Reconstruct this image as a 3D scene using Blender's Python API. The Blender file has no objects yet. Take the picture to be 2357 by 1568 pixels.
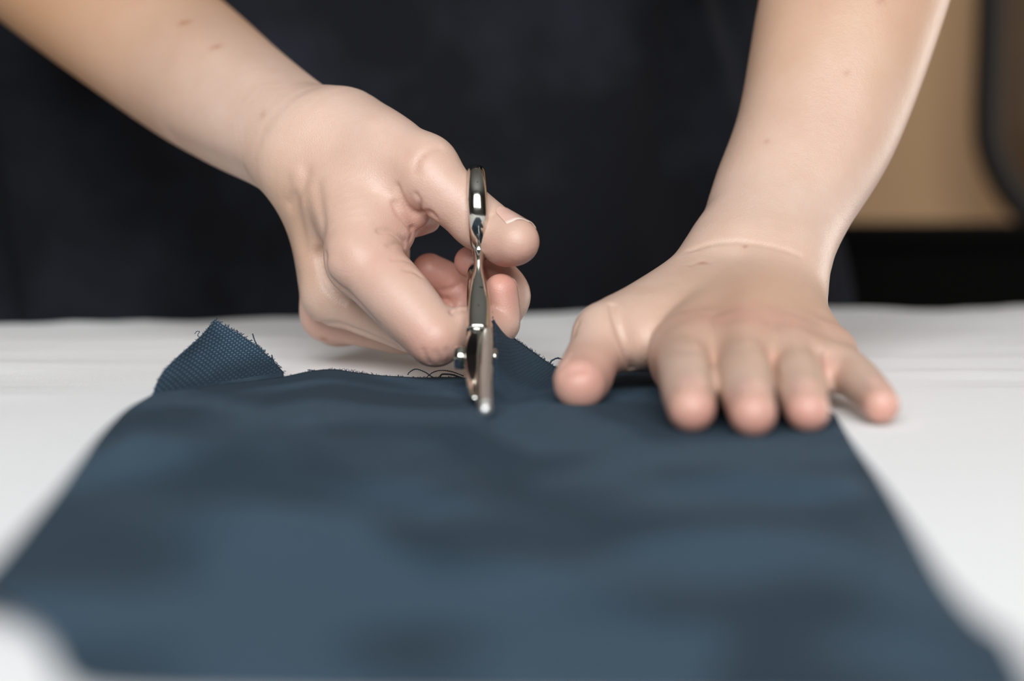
import bpy, bmesh, math, random
import numpy as np
from mathutils import Vector, Matrix, noise as mnoise

random.seed(7)
rng = np.random.default_rng(7)
scene = bpy.context.scene
COL = scene.collection

# ------------------------------------------------------------------ camera
# All planning is in millimetres: x to the right, y away from the camera, z up, table top at z = 0.
F_PX, CX, CY = 3274.0, 1178.5, 784.0
CAM_Z, HORIZON = 65.5, 487.0
PITCH = math.atan((CY - HORIZON) / F_PX)
cam_data = bpy.data.cameras.new('camera')
cam_data.lens = 50.0
cam_data.sensor_width = 36.0
cam_data.clip_start = 0.01
cam_data.clip_end = 50
cam_data.dof.use_dof = True
cam_data.dof.focus_distance = 0.552
cam_data.dof.aperture_fstop = 3.7
cam = bpy.data.objects.new('camera', cam_data)
COL.objects.link(cam)
cam.location = (0, 0, CAM_Z / 1000)
cam.rotation_euler = (math.pi / 2 - PITCH, 0, 0)
scene.camera = cam

# ------------------------------------------------------------------ light
scene.view_settings.view_transform = 'Standard'
scene.view_settings.look = 'None'
scene.view_settings.gamma = 1
scene.view_settings.use_curve_mapping = False
scene.view_settings.exposure = 0.22
world = bpy.data.worlds.new('world')
scene.world = world
world.use_nodes = True
world.node_tree.nodes['Background'].inputs[0].default_value = (0.75, 0.82, 0.9, 1)
world.node_tree.nodes['Background'].inputs[1].default_value = 0.6


def area_light(name, loc, target, sx, sy, power, color):
    ld = bpy.data.lights.new(name, 'AREA')
    ld.shape = 'RECTANGLE'
    ld.size, ld.size_y = sx, sy
    ld.energy = power
    ld.color = color
    o = bpy.data.objects.new(name, ld)
    COL.objects.link(o)
    o.location = loc
    o.rotation_euler = (Vector(target) - Vector(loc)).to_track_quat('-Z', 'Y').to_euler()
    return o


# daylight through the window behind the camera, then a side fill
area_light('window_daylight', (-0.06, -0.94, 0.93), (-0.06, 0.0, 0.93), 1.4, 1.0, 46, (0.985, 0.995, 1.0))
area_light('side_fill_light', (2.93, 1.95, 0.30), (0.0, 1.95, 0.30), 1.0, 1.2, 34, (1.0, 0.96, 0.90))  # added fill lamp, out of view on the right, brightens the back wall


def at(px, py, Y):
    """millimetre point seen at a pixel of the 2357x1568 frame, at distance Y along the table"""
    rx = (px - CX) / F_PX
    ru = -(py - CY) / F_PX
    c, s = math.cos(PITCH), math.sin(PITCH)
    d = np.array([rx, c + ru * s, -s + ru * c])
    return np.array([0, 0, CAM_Z]) + d * (Y / d[1])


def tz(px, py, z):
    """the same, where the line of sight reaches height z above the table"""
    d = at(px, py, 1000.0) - np.array([0, 0, CAM_Z])
    return np.array([0, 0, CAM_Z]) + d * ((z - CAM_Z) / d[2])


# ------------------------------------------------------------------ helpers
def link(name, mesh, mat=None, parent=None):
    o = bpy.data.objects.new(name, mesh)
    COL.objects.link(o)
    if mat is not None:
        mesh.materials.append(mat)
    if parent is not None:
        o.parent = parent
    return o


def empty(name, loc=(0, 0, 0), rz=0):
    o = bpy.data.objects.new(name, None)
    COL.objects.link(o)
    o.location = loc
    o.rotation_euler = (0, 0, rz)
    o.empty_display_size = 0.05
    return o


def tag(o, label=None, cat=None, group=None, kind=None):
    if label:
        o['label'] = label
    if cat:
        o['category'] = cat
    if group:
        o['group'] = group
    if kind:
        o['kind'] = kind
    return o


def mesh_from(name, verts, faces, smooth=True):
    me = bpy.data.meshes.new(name)
    me.from_pydata([tuple(v) for v in verts], [], [tuple(f) for f in faces])
    me.update()
    if smooth:
        me.polygons.foreach_set('use_smooth', [True] * len(me.polygons))
    return me


def box_bm(bm, x0, x1, y0, y1, z0, z1, bevel=0.0):
    t = bmesh.new()
    bmesh.ops.create_cube(t, size=1)
    for v in t.verts:
        v.co = Vector((x0 + (v.co.x + .5) * (x1 - x0), y0 + (v.co.y + .5) * (y1 - y0), z0 + (v.co.z + .5) * (z1 - z0)))
    if bevel > 0:
        bmesh.ops.bevel(t, geom=list(t.edges), offset=bevel, segments=2, affect='EDGES', profile=0.5)
    tmp = bpy.data.meshes.new('tmp')
    t.to_mesh(tmp)
    t.free()
    bm.from_mesh(tmp)
    bpy.data.meshes.remove(tmp)


def box(name, dims, mat, parent=None, bevel=0.0):
    bm = bmesh.new()
    box_bm(bm, *dims, bevel)
    me = bpy.data.meshes.new(name)
    bm.to_mesh(me)
    bm.free()
    return link(name, me, mat, parent)


def spline(pts, n):
    """Catmull-Rom through pts (k,d), n samples, roughly by arc length"""
    P = np.asarray(pts, float)
    k = len(P)
    if k == 2:
        t = np.linspace(0, 1, n)[:, None]
        return P[0] * (1 - t) + P[1] * t
    E = np.vstack([2 * P[0] - P[1], P, 2 * P[-1] - P[-2]])
    seg = np.linalg.norm(np.diff(P[:, :3], axis=0), axis=1)
    cum = np.concatenate([[0], np.cumsum(seg)])
    s = np.linspace(0, cum[-1], n)
    i = np.clip(np.searchsorted(cum, s, side='right') - 1, 0, k - 2)
    t = ((s - cum[i]) / np.maximum(seg[i], 1e-9))[:, None]
    a, b, c, d = E[i], E[i + 1], E[i + 2], E[i + 3]
    return .5 * ((2 * b) + (-a + c) * t + (2 * a - 5 * b + 4 * c - d) * t ** 2 + (-a + 3 * b - 3 * c + d) * t ** 3)


def tube(path, radii, seg=8, closed=False, caps=True):
    """tube mesh data round a polyline (metres); radii scalar or per point"""
    P = [Vector(p) for p in path]
    n = len(P)
    R = radii if hasattr(radii, '__len__') else [radii] * n
    verts, faces = [], []
    up = Vector((0.3, 0.2, 1)).normalized()
    nrm = None
    for i in range(n):
        a = P[(i - 1) % n] if (closed or i > 0) else P[i]
        b = P[(i + 1) % n] if (closed or i < n - 1) else P[i]
        t = (b - a).normalized()
        if nrm is None:
            nrm = up - t * up.dot(t)
        nrm = (nrm - t * nrm.dot(t)).normalized()
        bn = t.cross(nrm)
        for j in range(seg):
            an = 2 * math.pi * j / seg
            verts.append(P[i] + (nrm * math.cos(an) + bn * math.sin(an)) * R[i])
    for i in range(n if closed else n - 1):
        k = (i + 1) % n
        for j in range(seg):
            l = (j + 1) % seg
            faces.append((i * seg + j, i * seg + l, k * seg + l, k * seg + j))
    if caps and not closed:
        faces.append(tuple(range(seg - 1, -1, -1)))
        faces.append(tuple((n - 1) * seg + j for j in range(seg)))
    return verts, faces


# ------------------------------------------------------------------ materials
class NT:
    def __init__(self, name):
        self.mat = bpy.data.materials.new(name)
        self.mat.use_nodes = True
        self.t = self.mat.node_tree
        self.b = self.t.nodes['Principled BSDF']

    def n(self, typ, **kw):
        nd = self.t.nodes.new(typ)
        for k, v in kw.items():
            setattr(nd, k, v)
        return nd

    def l(self, a, b):
        self.t.links.new(a, b)

    def math(self, op, a, b=None, c=None):
        m = self.n('ShaderNodeMath', operation=op)
        for i, v in enumerate((a, b, c)):
            if v is None:
                continue
            if isinstance(v, (int, float)):
                m.inputs[i].default_value = v
            else:
                self.l(v, m.inputs[i])
        return m.outputs[0]

    def mix(self, fac, a, b):
        m = self.n('ShaderNodeMix', data_type='RGBA')
        if isinstance(fac, (int, float)):
            m.inputs[0].default_value = fac
        else:
            self.l(fac, m.inputs[0])
        for i, v in ((6, a), (7, b)):
            if isinstance(v, tuple):
                m.inputs[i].default_value = (*v, 1)
            else:
                self.l(v, m.inputs[i])
        return m.outputs[2]

    def noise(self, scale, detail=2, rough=.5, coord=None, dist=0):
        t = self.n('ShaderNodeTexNoise')
        t.inputs['Scale'].default_value = scale
        t.inputs['Detail'].default_value = detail
        t.inputs['Roughness'].default_value = rough
        t.inputs['Distortion'].default_value = dist
        if coord is not None:
            self.l(coord, t.inputs['Vector'])
        return t.outputs['Fac']

    def ramp(self, fac, stops):
        r = self.n('ShaderNodeValToRGB')
        while len(r.color_ramp.elements) < len(stops):
            r.color_ramp.elements.new(0.5)
        for e, (p, c) in zip(r.color_ramp.elements, stops):
            e.position = p
            e.color = (*c, 1) if isinstance(c, tuple) else (c, c, c, 1)
        self.l(fac, r.inputs[0])
        return r.outputs[0]

    def bump(self, h, strength, dist, normal=None):
        b = self.n('ShaderNodeBump')
        b.inputs['Strength'].default_value = strength
        b.inputs['Distance'].default_value = dist
        self.l(h, b.inputs['Height'])
        if normal is not None:
            self.l(normal, b.inputs['Normal'])
        return b.outputs[0]


def plain(name, col, rough=.6, var=0.15, scale=6, metal=0.0, bump=0.0):
    m = NT(name)
    co = m.n('ShaderNodeTexCoord').outputs['Object']
    nz = m.noise(scale, 4, .6, co)
    c = m.mix(nz, tuple(x * (1 - var) for x in col), tuple(min(1, x * (1 + var)) for x in col))
    m.l(c, m.b.inputs['Base Color'])
    m.b.inputs['Roughness'].default_value = rough
    m.b.inputs['Metallic'].default_value = metal
    if bump:
        m.l(m.bump(m.noise(scale * 20, 3, .6, co), bump, .002), m.b.inputs['Normal'])
    return m.mat


def weave_height(m, pitch, asp=1.0):
    """plain weave from UV (UV in metres): returns (height 0..1, checker 0/1)"""
    uv = m.n('ShaderNodeUVMap').outputs[0]
    wob = m.n('ShaderNodeTexNoise')
    wob.inputs['Scale'].default_value = 90
    wob.inputs['Detail'].default_value = 1
    m.l(uv, wob.inputs['Vector'])
    dv = m.n('ShaderNodeVectorMath', operation='SCALE')
    m.l(wob.outputs['Color'], dv.inputs[0])
    dv.inputs['Scale'].default_value = pitch * 1.3
    ad = m.n('ShaderNodeVectorMath', operation='ADD')
    m.l(uv, ad.inputs[0])
    m.l(dv.outputs[0], ad.inputs[1])
    sp = m.n('ShaderNodeSeparateXYZ')
    m.l(ad.outputs[0], sp.inputs[0])
    U = m.math('DIVIDE', sp.outputs[0], pitch * asp)
    V = m.math('DIVIDE', sp.outputs[1], pitch)
    su = m.math('ABSOLUTE', m.math('SINE', m.math('MULTIPLY', U, math.pi)))
    sv = m.math('ABSOLUTE', m.math('SINE', m.math('MULTIPLY', V, math.pi)))
    par = m.math('MODULO', m.math('ABSOLUTE', m.math('ADD', m.math('FLOOR', U), m.math('FLOOR', V))), 2.0)
    # warp thread (along V) on top where par = 0, weft where par = 1; each bulges along its own length
    hw = m.math('MULTIPLY', m.math('POWER', su, 0.55), m.math('ADD', m.math('MULTIPLY', sv, .6), .4))
    hf = m.math('MULTIPLY', m.math('POWER', sv, 0.55), m.math('ADD', m.math('MULTIPLY', su, .6), .4))
    h = m.math('ADD', m.math('MULTIPLY', hw, m.math('SUBTRACT', 1.0, par)), m.math('MULTIPLY', hf, par))
    return h, par, uv


# navy woven cotton
m = NT('navy_woven_cotton')
h, par, uv = weave_height(m, 0.0007, 1.4)
fib = m.noise(2600, 2, .6, uv)
slub = m.noise(260, 2, .6, uv)
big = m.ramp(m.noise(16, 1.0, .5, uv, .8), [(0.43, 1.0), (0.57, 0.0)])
thread = m.mix(slub, (0.043, 0.081, 0.124), (0.118, 0.198, 0.272))
thread = m.mix(m.math('MULTIPLY', m.math('SUBTRACT', 1.0, par), .72), thread, (0.015, 0.028, 0.044))
base = m.mix(m.ramp(h, [(0.15, 0.0), (0.85, 1.0)]), (0.012, 0.020, 0.032), thread)
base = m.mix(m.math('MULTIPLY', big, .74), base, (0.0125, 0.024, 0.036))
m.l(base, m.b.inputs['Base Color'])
m.b.inputs['Roughness'].default_value = 0.88
m.b.inputs['Specular IOR Level'].default_value = 0.12
m.b.inputs['Sheen Weight'].default_value = 0.04
m.b.inputs['Sheen Roughness'].default_value = 0.5
m.b.inputs['Sheen Tint'].default_value = (0.45, 0.62, 0.8, 1)
hh = m.math('ADD', h, m.math('MULTIPLY', fib, .35))
m.l(m.bump(hh, 0.6, 0.0003), m.b.inputs['Normal'])
MAT_NAVY = m.mat

m = NT('navy_thread')
co = m.n('ShaderNodeTexCoord').outputs['Object']
m.l(m.mix(m.noise(900, 2, .5, co), (0.016, 0.026, 0.042), (0.05, 0.085, 0.13)), m.b.inputs['Base Color'])
m.b.inputs['Roughness'].default_value = 0.9
MAT_THREAD = m.mat

# white linen
m = NT('white_linen')
h, par, uv = weave_height(m, 0.00055)
st = m.n('ShaderNodeMapping')
m.l(uv, st.inputs[0])
st.inputs['Scale'].default_value = (6, 260, 1)
st.inputs['Rotation'].default_value = (0, 0, 0.06)
streak = m.noise(1.0, 3, .6, st.outputs[0])
base = m.mix(m.math('MULTIPLY', streak, .8), (0.92, 0.925, 0.93), (0.83, 0.835, 0.845))
base = m.mix(m.math('MULTIPLY', m.math('SUBTRACT', 1.0, h), .22), base, (0.62, 0.625, 0.64))
m.l(base, m.b.inputs['Base Color'])
m.b.inputs['Roughness'].default_value = 0.9
m.b.inputs['Specular IOR Level'].default_value = 0.2
m.b.inputs['Sheen Weight'].default_value = 0.1
n1 = m.bump(streak, 0.25, 0.0006)
m.l(m.bump(h, 0.45, 0.00025, n1), m.b.inputs['Normal'])
MAT_LINEN = m.mat

# black-navy dress linen
m = NT('dark_dress_linen')
co = m.n('ShaderNodeTexCoord').outputs['Object']
blot = m.noise(9, 3, .55, co)
fine = m.noise(700, 2, .6, co)
base = m.mix(m.ramp(blot, [(0.42, 0.0), (0.70, 1.0)]), (0.0055, 0.0058, 0.0078), (0.018, 0.0205, 0.030))
base = m.mix(m.math('MULTIPLY', fine, .3), base, (0.012, 0.0125, 0.0165))
m.l(base, m.b.inputs['Base Color'])
m.b.inputs['Roughness'].default_value = 0.9
m.b.inputs['Specular IOR Level'].default_value = 0.15
m.l(m.bump(fine, .3, .0006), m.b.inputs['Normal'])
MAT_DRESS = m.mat

# skin: pigment variation comes from per-vertex attributes (blush, moles) plus fine mottling
m = NT('skin')
co = m.n('ShaderNodeTexCoord').outputs['Object']
at_b = m.n('ShaderNodeAttribute', attribute_name='blush').outputs['Fac']
at_m = m.n('ShaderNodeAttribute', attribute_name='mole').outputs['Fac']
at_t = m.n('ShaderNodeAttribute', attribute_name='tan').outputs['Fac']
mot = m.noise(55, 4, .6, co)
mot2 = m.noise(420, 3, .6, co)
skin = m.mix(m.ramp(mot, [(0.3, 0.0), (0.75, 1.0)]), (0.565, 0.395, 0.31), (0.62, 0.455, 0.375))
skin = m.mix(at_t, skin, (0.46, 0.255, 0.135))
skin = m.mix(m.math('MULTIPLY', mot2, .16), skin, (0.60, 0.36, 0.28))
skin = m.mix(at_b, skin, (0.58, 0.27, 0.215))
skin = m.mix(at_m, skin, (0.33, 0.13, 0.07))
m.l(skin, m.b.inputs['Base Color'])
m.b.inputs['Roughness'].default_value = 0.42
m.b.inputs['Specular IOR Level'].default_value = 0.5
m.b.inputs['Subsurface Weight'].default_value = 0.22
m.b.inputs['Subsurface Radius'].default_value = (1.0, 0.36, 0.2)
m.b.inputs['Subsurface Scale'].default_value = 0.0035
vor = m.n('ShaderNodeTexVoronoi', feature='DISTANCE_TO_EDGE')
vor.inputs['Scale'].default_value = 900
m.l(co, vor.inputs['Vector'])
mp = m.n('ShaderNodeMapping')
m.l(co, mp.inputs[0])
mp.inputs['Rotation'].default_value = (0.3, 0.5, 0.7)
mp.inputs['Scale'].default_value = (1500, 420, 1500)
fl = m.noise(1.0, 3, .65, mp.outputs[0])
sk = m.math('ADD', m.math('MULTIPLY', m.ramp(vor.outputs['Distance'], [(0, 0.0), (0.25, 1.0)]), .35), fl)
n1 = m.bump(sk, 0.4, 0.00025)
m.l(m.bump(m.noise(240, 3, .6, co), 0.18, 0.0008, n1), m.b.inputs['Normal'])
MAT_SKIN = m.mat

m = NT('finger_nail')
co = m.n('ShaderNodeTexCoord').outputs['Object']
lin = m.n('ShaderNodeAttribute', attribute_name='free_edge').outputs['Fac']
c = m.mix(m.noise(300, 2, .5, co), (0.66, 0.40, 0.33), (0.72, 0.46, 0.38))
m.l(m.mix(lin, c, (0.88, 0.80, 0.70)), m.b.inputs['Base Color'])
m.b.inputs['Roughness'].default_value = 0.28
m.b.inputs['Subsurface Weight'].default_value = 0.1
m.b.inputs['Subsurface Scale'].default_value = 0.002
MAT_NAIL = m.mat

m = NT('polished_nickel')
co = m.n('ShaderNodeTexCoord').outputs['Object']
spots = m.ramp(m.noise(340, 3, .6, co), [(0.66, 0.0), (0.70, 1.0)])
m.l(m.mix(spots, (0.64, 0.63, 0.58), (0.05, 0.045, 0.04)), m.b.inputs['Base Color'])
m.b.inputs['Metallic'].default_value = 1.0
m.l(m.math('ADD', m.math('MULTIPLY', m.noise(600, 3, .6, co), .08), .07), m.b.inputs['Roughness'])
MAT_NICKEL = m.mat

m = NT('brushed_steel')
co = m.n('ShaderNodeTexCoord').outputs['Object']
m.l(m.mix(m.noise(500, 3, .6, co), (0.74, 0.75, 0.73), (0.86, 0.86, 0.84)), m.b.inputs['Base Color'])
m.b.inputs['Metallic'].default_value = 1.0
m.b.inputs['Roughness'].default_value = 0.45
MAT_STEEL = m.mat

MAT_DARK_REFLECTION = plain('dark_reflection', (0.02, 0.02, 0.022), .35, .2, 300, metal=1.0)  # dark reflection on the blade, put into the colour
MAT_WALL_TAN = plain('tan_plaster', (0.50, 0.315, 0.175), .85, .12, 1.6, bump=.15)
MAT_WALL = plain('dim_plaster', (0.13, 0.13, 0.12), .9, .06, 2, bump=.1)
MAT_CEIL = plain('ceiling_paint', (0.22, 0.22, 0.215), .9, .04, 2)
MAT_FLOOR = plain('dark_wood_floor', (0.12, 0.075, 0.045), .5, .3, 3)
MAT_BLACK = plain('black_lacquer', (0.003, 0.003, 0.0028), .9, .2, 4)
MAT_BLACK.node_tree.nodes['Principled BSDF'].inputs['Specular IOR Level'].default_value = 0.1
MAT_TABLE = plain('pale_wood', (0.42, 0.29, 0.18), .5, .2, 5)
MAT_CHAIRFRAME = plain('dark_bent_wood', (0.014, 0.011, 0.009), .8, .2, 8)
MAT_LEATHER = plain('brown_leather', (0.15, 0.085, 0.045), .5, .2, 12, bump=.2)
MAT_FRAME = plain('window_frame_paint', (0.6, 0.6, 0.58), .5, .05, 5)

# ------------------------------------------------------------------ room
FZ = -0.76
CZ = 1.95
XL, XR, YF, YB = -2.6, 3.0, -1.0, 2.75


def room():
    s = lambda o: tag(o, kind='structure')
    s(box('floor', (XL, XR, YF, YB, FZ - .05, FZ), MAT_FLOOR))
    s(box('ceiling', (XL, XR, YF, YB, CZ, CZ + .05), MAT_CEIL))
    s(box('wall_back', (XL, XR, YB, YB + .08, FZ, CZ), MAT_WALL_TAN))
    s(box('wall_left', (XL - .08, XL, YF, YB, FZ, CZ), MAT_WALL))
    # wall behind the camera with its window opening
    bm = bmesh.new()
    wx0, wx1, wz0, wz1 = -0.81, 0.69, 0.38, 1.48
    for d in ((XL, wx0, FZ, CZ), (wx1, XR, FZ, CZ), (wx0, wx1, FZ, wz0), (wx0, wx1, wz1, CZ)):
        box_bm(bm, d[0], d[1], YF - .08, YF, d[2], d[3])
    me = bpy.data.meshes.new('wall_front')
    bm.to_mesh(me)
    bm.free()
    s(link('wall_front', me, MAT_WALL))
    w = s(empty('window_1', (0, 0, 0)))
    bm = bmesh.new()
    for d in ((wx0, wx0 + .06, wz0, wz1), (wx1 - .06, wx1, wz0, wz1), (wx0, wx1, wz0, wz0 + .06), (wx0, wx1, wz1 - .06, wz1)):
        box_bm(bm, d[0], d[1], YF - .03, YF + .03, d[2], d[3])
    me = bpy.data.meshes.new('frame')
    bm.to_mesh(me)
    bm.free()
    link('frame', me, MAT_FRAME, w)
    for x in (-0.31, 0.19):
        box('mullion', (x - .025, x + .025, YF + .09, YF + .13, wz0, wz1), MAT_FRAME, w)
    # right wall, with a window opening added around the side fill lamp
    bm = bmesh.new()
    y0, y1, z0, z1 = 1.40, 2.50, -0.35, 0.95
    for d in ((YF, y0, FZ, CZ), (y1, YB, FZ, CZ), (y0, y1, FZ, z0), (y0, y1, z1, CZ)):
        box_bm(bm, XR, XR + .08, d[0], d[1], d[2], d[3])
    me = bpy.data.meshes.new('wall_right')
    bm.to_mesh(me)
    bm.free()
    s(link('wall_right', me, MAT_WALL))
    w = s(empty('added_side_window', (0, 0, 0)))
    bm = bmesh.new()
    for d in ((y0, y0 + .06, z0, z1), (y1 - .06, y1, z0, z1), (y0, y1, z0, z0 + .06), (y0, y1, z1 - .06, z1)):
        box_bm(bm, XR - .03, XR + .03, d[0], d[1], d[2], d[3])
    me = bpy.data.meshes.new('frame')
    bm.to_mesh(me)
    bm.free()
    link('frame', me, MAT_FRAME, w)


room()

# ------------------------------------------------------------------ table
TABLE_ROT = math.radians(12.5)
TABLE_C = Vector((0.05, 0.42, 0))


def tpt(u, v):
    """table coordinates (u along, v across, metres) to world xy"""
    c, s = math.cos(TABLE_ROT), math.sin(TABLE_ROT)
    return TABLE_C.x + u * c - v * s, TABLE_C.y + u * s + v * c


TU, TV = 0.95, 0.475


def build_table():
    t = empty('work_table', (TABLE_C.x, TABLE_C.y, FZ), TABLE_ROT)
    tag(t, 'wooden work table under the white linen cloth', 'table')
    top = -0.004 - FZ
    o = box('tabletop', (-TU, TU, -TV, TV, top - .032, top), MAT_TABLE, t, .004)
    for sx in (-1, 1):
        for sy in (-1, 1):
            cx, cy = sx * (TU - .07), sy * (TV - .07)
            box('leg', (cx - .03, cx + .03, cy - .03, cy + .03, 0, top - .032), MAT_TABLE, t, .004)
    box('apron', (-TU + .1, TU - .1, -TV + .05, -TV + .075, top - .11, top - .032), MAT_TABLE, t)
    box('apron', (-TU + .1, TU - .1, TV - .075, TV - .05, top - .11, top - .032), MAT_TABLE, t)


build_table()


def linen_z(x, y):
    """gentle undulation of the table linen (metres); flat where the work lies"""
    w = min(1.0, max(0.0, (y - 0.56) / 0.12))
    wr = min(1.0, max(0.0, (x - 0.135) / 0.05)) * min(1.0, max(0.0, (y - .30) / .1))
    wl = min(1.0, max(0.0, (-x - 0.15) / 0.05)) * min(1.0, max(0.0, (y - .40) / .1))
    k = max(w, wr, wl)
    if k <= 0:
        return 0.0
    n = mnoise.noise(Vector((x * 5 + 3, y * 22, 1.7)))
    n2 = mnoise.noise(Vector((x * 12, y * 55 + 9, 4.2)))
    return k * (0.0022 * (n + .25) + 0.0008 * n2)


def build_linen():
    # v runs across the table: near overhang, top, far overhang
    vs = list(np.linspace(-TV, 0.0, 60)) + list(np.linspace(0.0, TV, 130))[1:]
    us = list(np.linspace(-TU, TU, 240))
    OV = 0.28
    r = 0.012
    cols = []
    for k in range(8):      # near drop
        cols.append((-TV - .008, -OV + (OV - r) * k / 7))
    vv = [(v, None) for v in vs]
    far = []
    for k in range(7):
        a = math.pi / 2 * k / 6
        far.append((TV + r * math.sin(a) - .004, -r + r * math.cos(a)))
    for k in range(1, 12):
        far.append((TV + r - .004, -r - (OV - r) * k / 11))
    rows = [('d', a, b) for a, b in cols] + [('t', v, 0) for v, _ in vv] + [('d', a, b) for a, b in far]
    verts, uvs = [], []
    arc = 0
    prev = None
    for kind, v, z in rows:
        p = (v, z)
        if prev:
            arc += math.hypot(p[0] - prev[0], p[1] - prev[1])
        prev = p
        for u in us:
            x, y = tpt(u, v)
            zz = z
            vo = v
            if kind == 't':
                zz = linen_z(x, y)
                e = max(0.0, 1 - (TV - v) / .05)
                if e > 0:
                    zz += e * 0.0022 * (mnoise.noise(Vector((u * 16, 2.2, 0))) + .4 * mnoise.noise(Vector((u * 45, 5.2, 0))))
            else:
                d = -z / OV
                f = math.sin(u * 46 + 2 * mnoise.noise(Vector((u * 4, 0, 0)))) * (.018 if v < 0 else .006) * d
                sgn = 1 if v > 0 else -1
                vo = v + sgn * (abs(f) + (.012 if v < 0 else .004) * d)
                x, y = tpt(u, vo)
                e = max(0.0, 1 - d * 4)
                zz += e * 0.0022 * (mnoise.noise(Vector((u * 16, 2.2, 0))) + .4 * mnoise.noise(Vector((u * 45, 5.2, 0))))
            verts.append((x, y, zz))
            uvs.append((u, arc))
    nu = len(us)
    faces = [(i * nu + j, i * nu + j + 1, (i + 1) * nu + j + 1, (i + 1) * nu + j)
             for i in range(len(rows) - 1) for j in range(nu - 1)]
    me = mesh_from('tablecloth', verts, faces)
    uvl = me.uv_layers.new(name='UVMap')
    li = np.zeros(len(me.loops), dtype=np.int32)
    me.loops.foreach_get('vertex_index', li)
    uvl.data.foreach_set('uv', np.array(uvs)[li].ravel())
    o = link('tablecloth', me, MAT_LINEN)
    tag(o, 'plain white linen cloth covering the work table', 'tablecloth')


build_linen()

# ------------------------------------------------------------------ navy fabric being cut
CT = 0.35   # half thickness, mm


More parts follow.
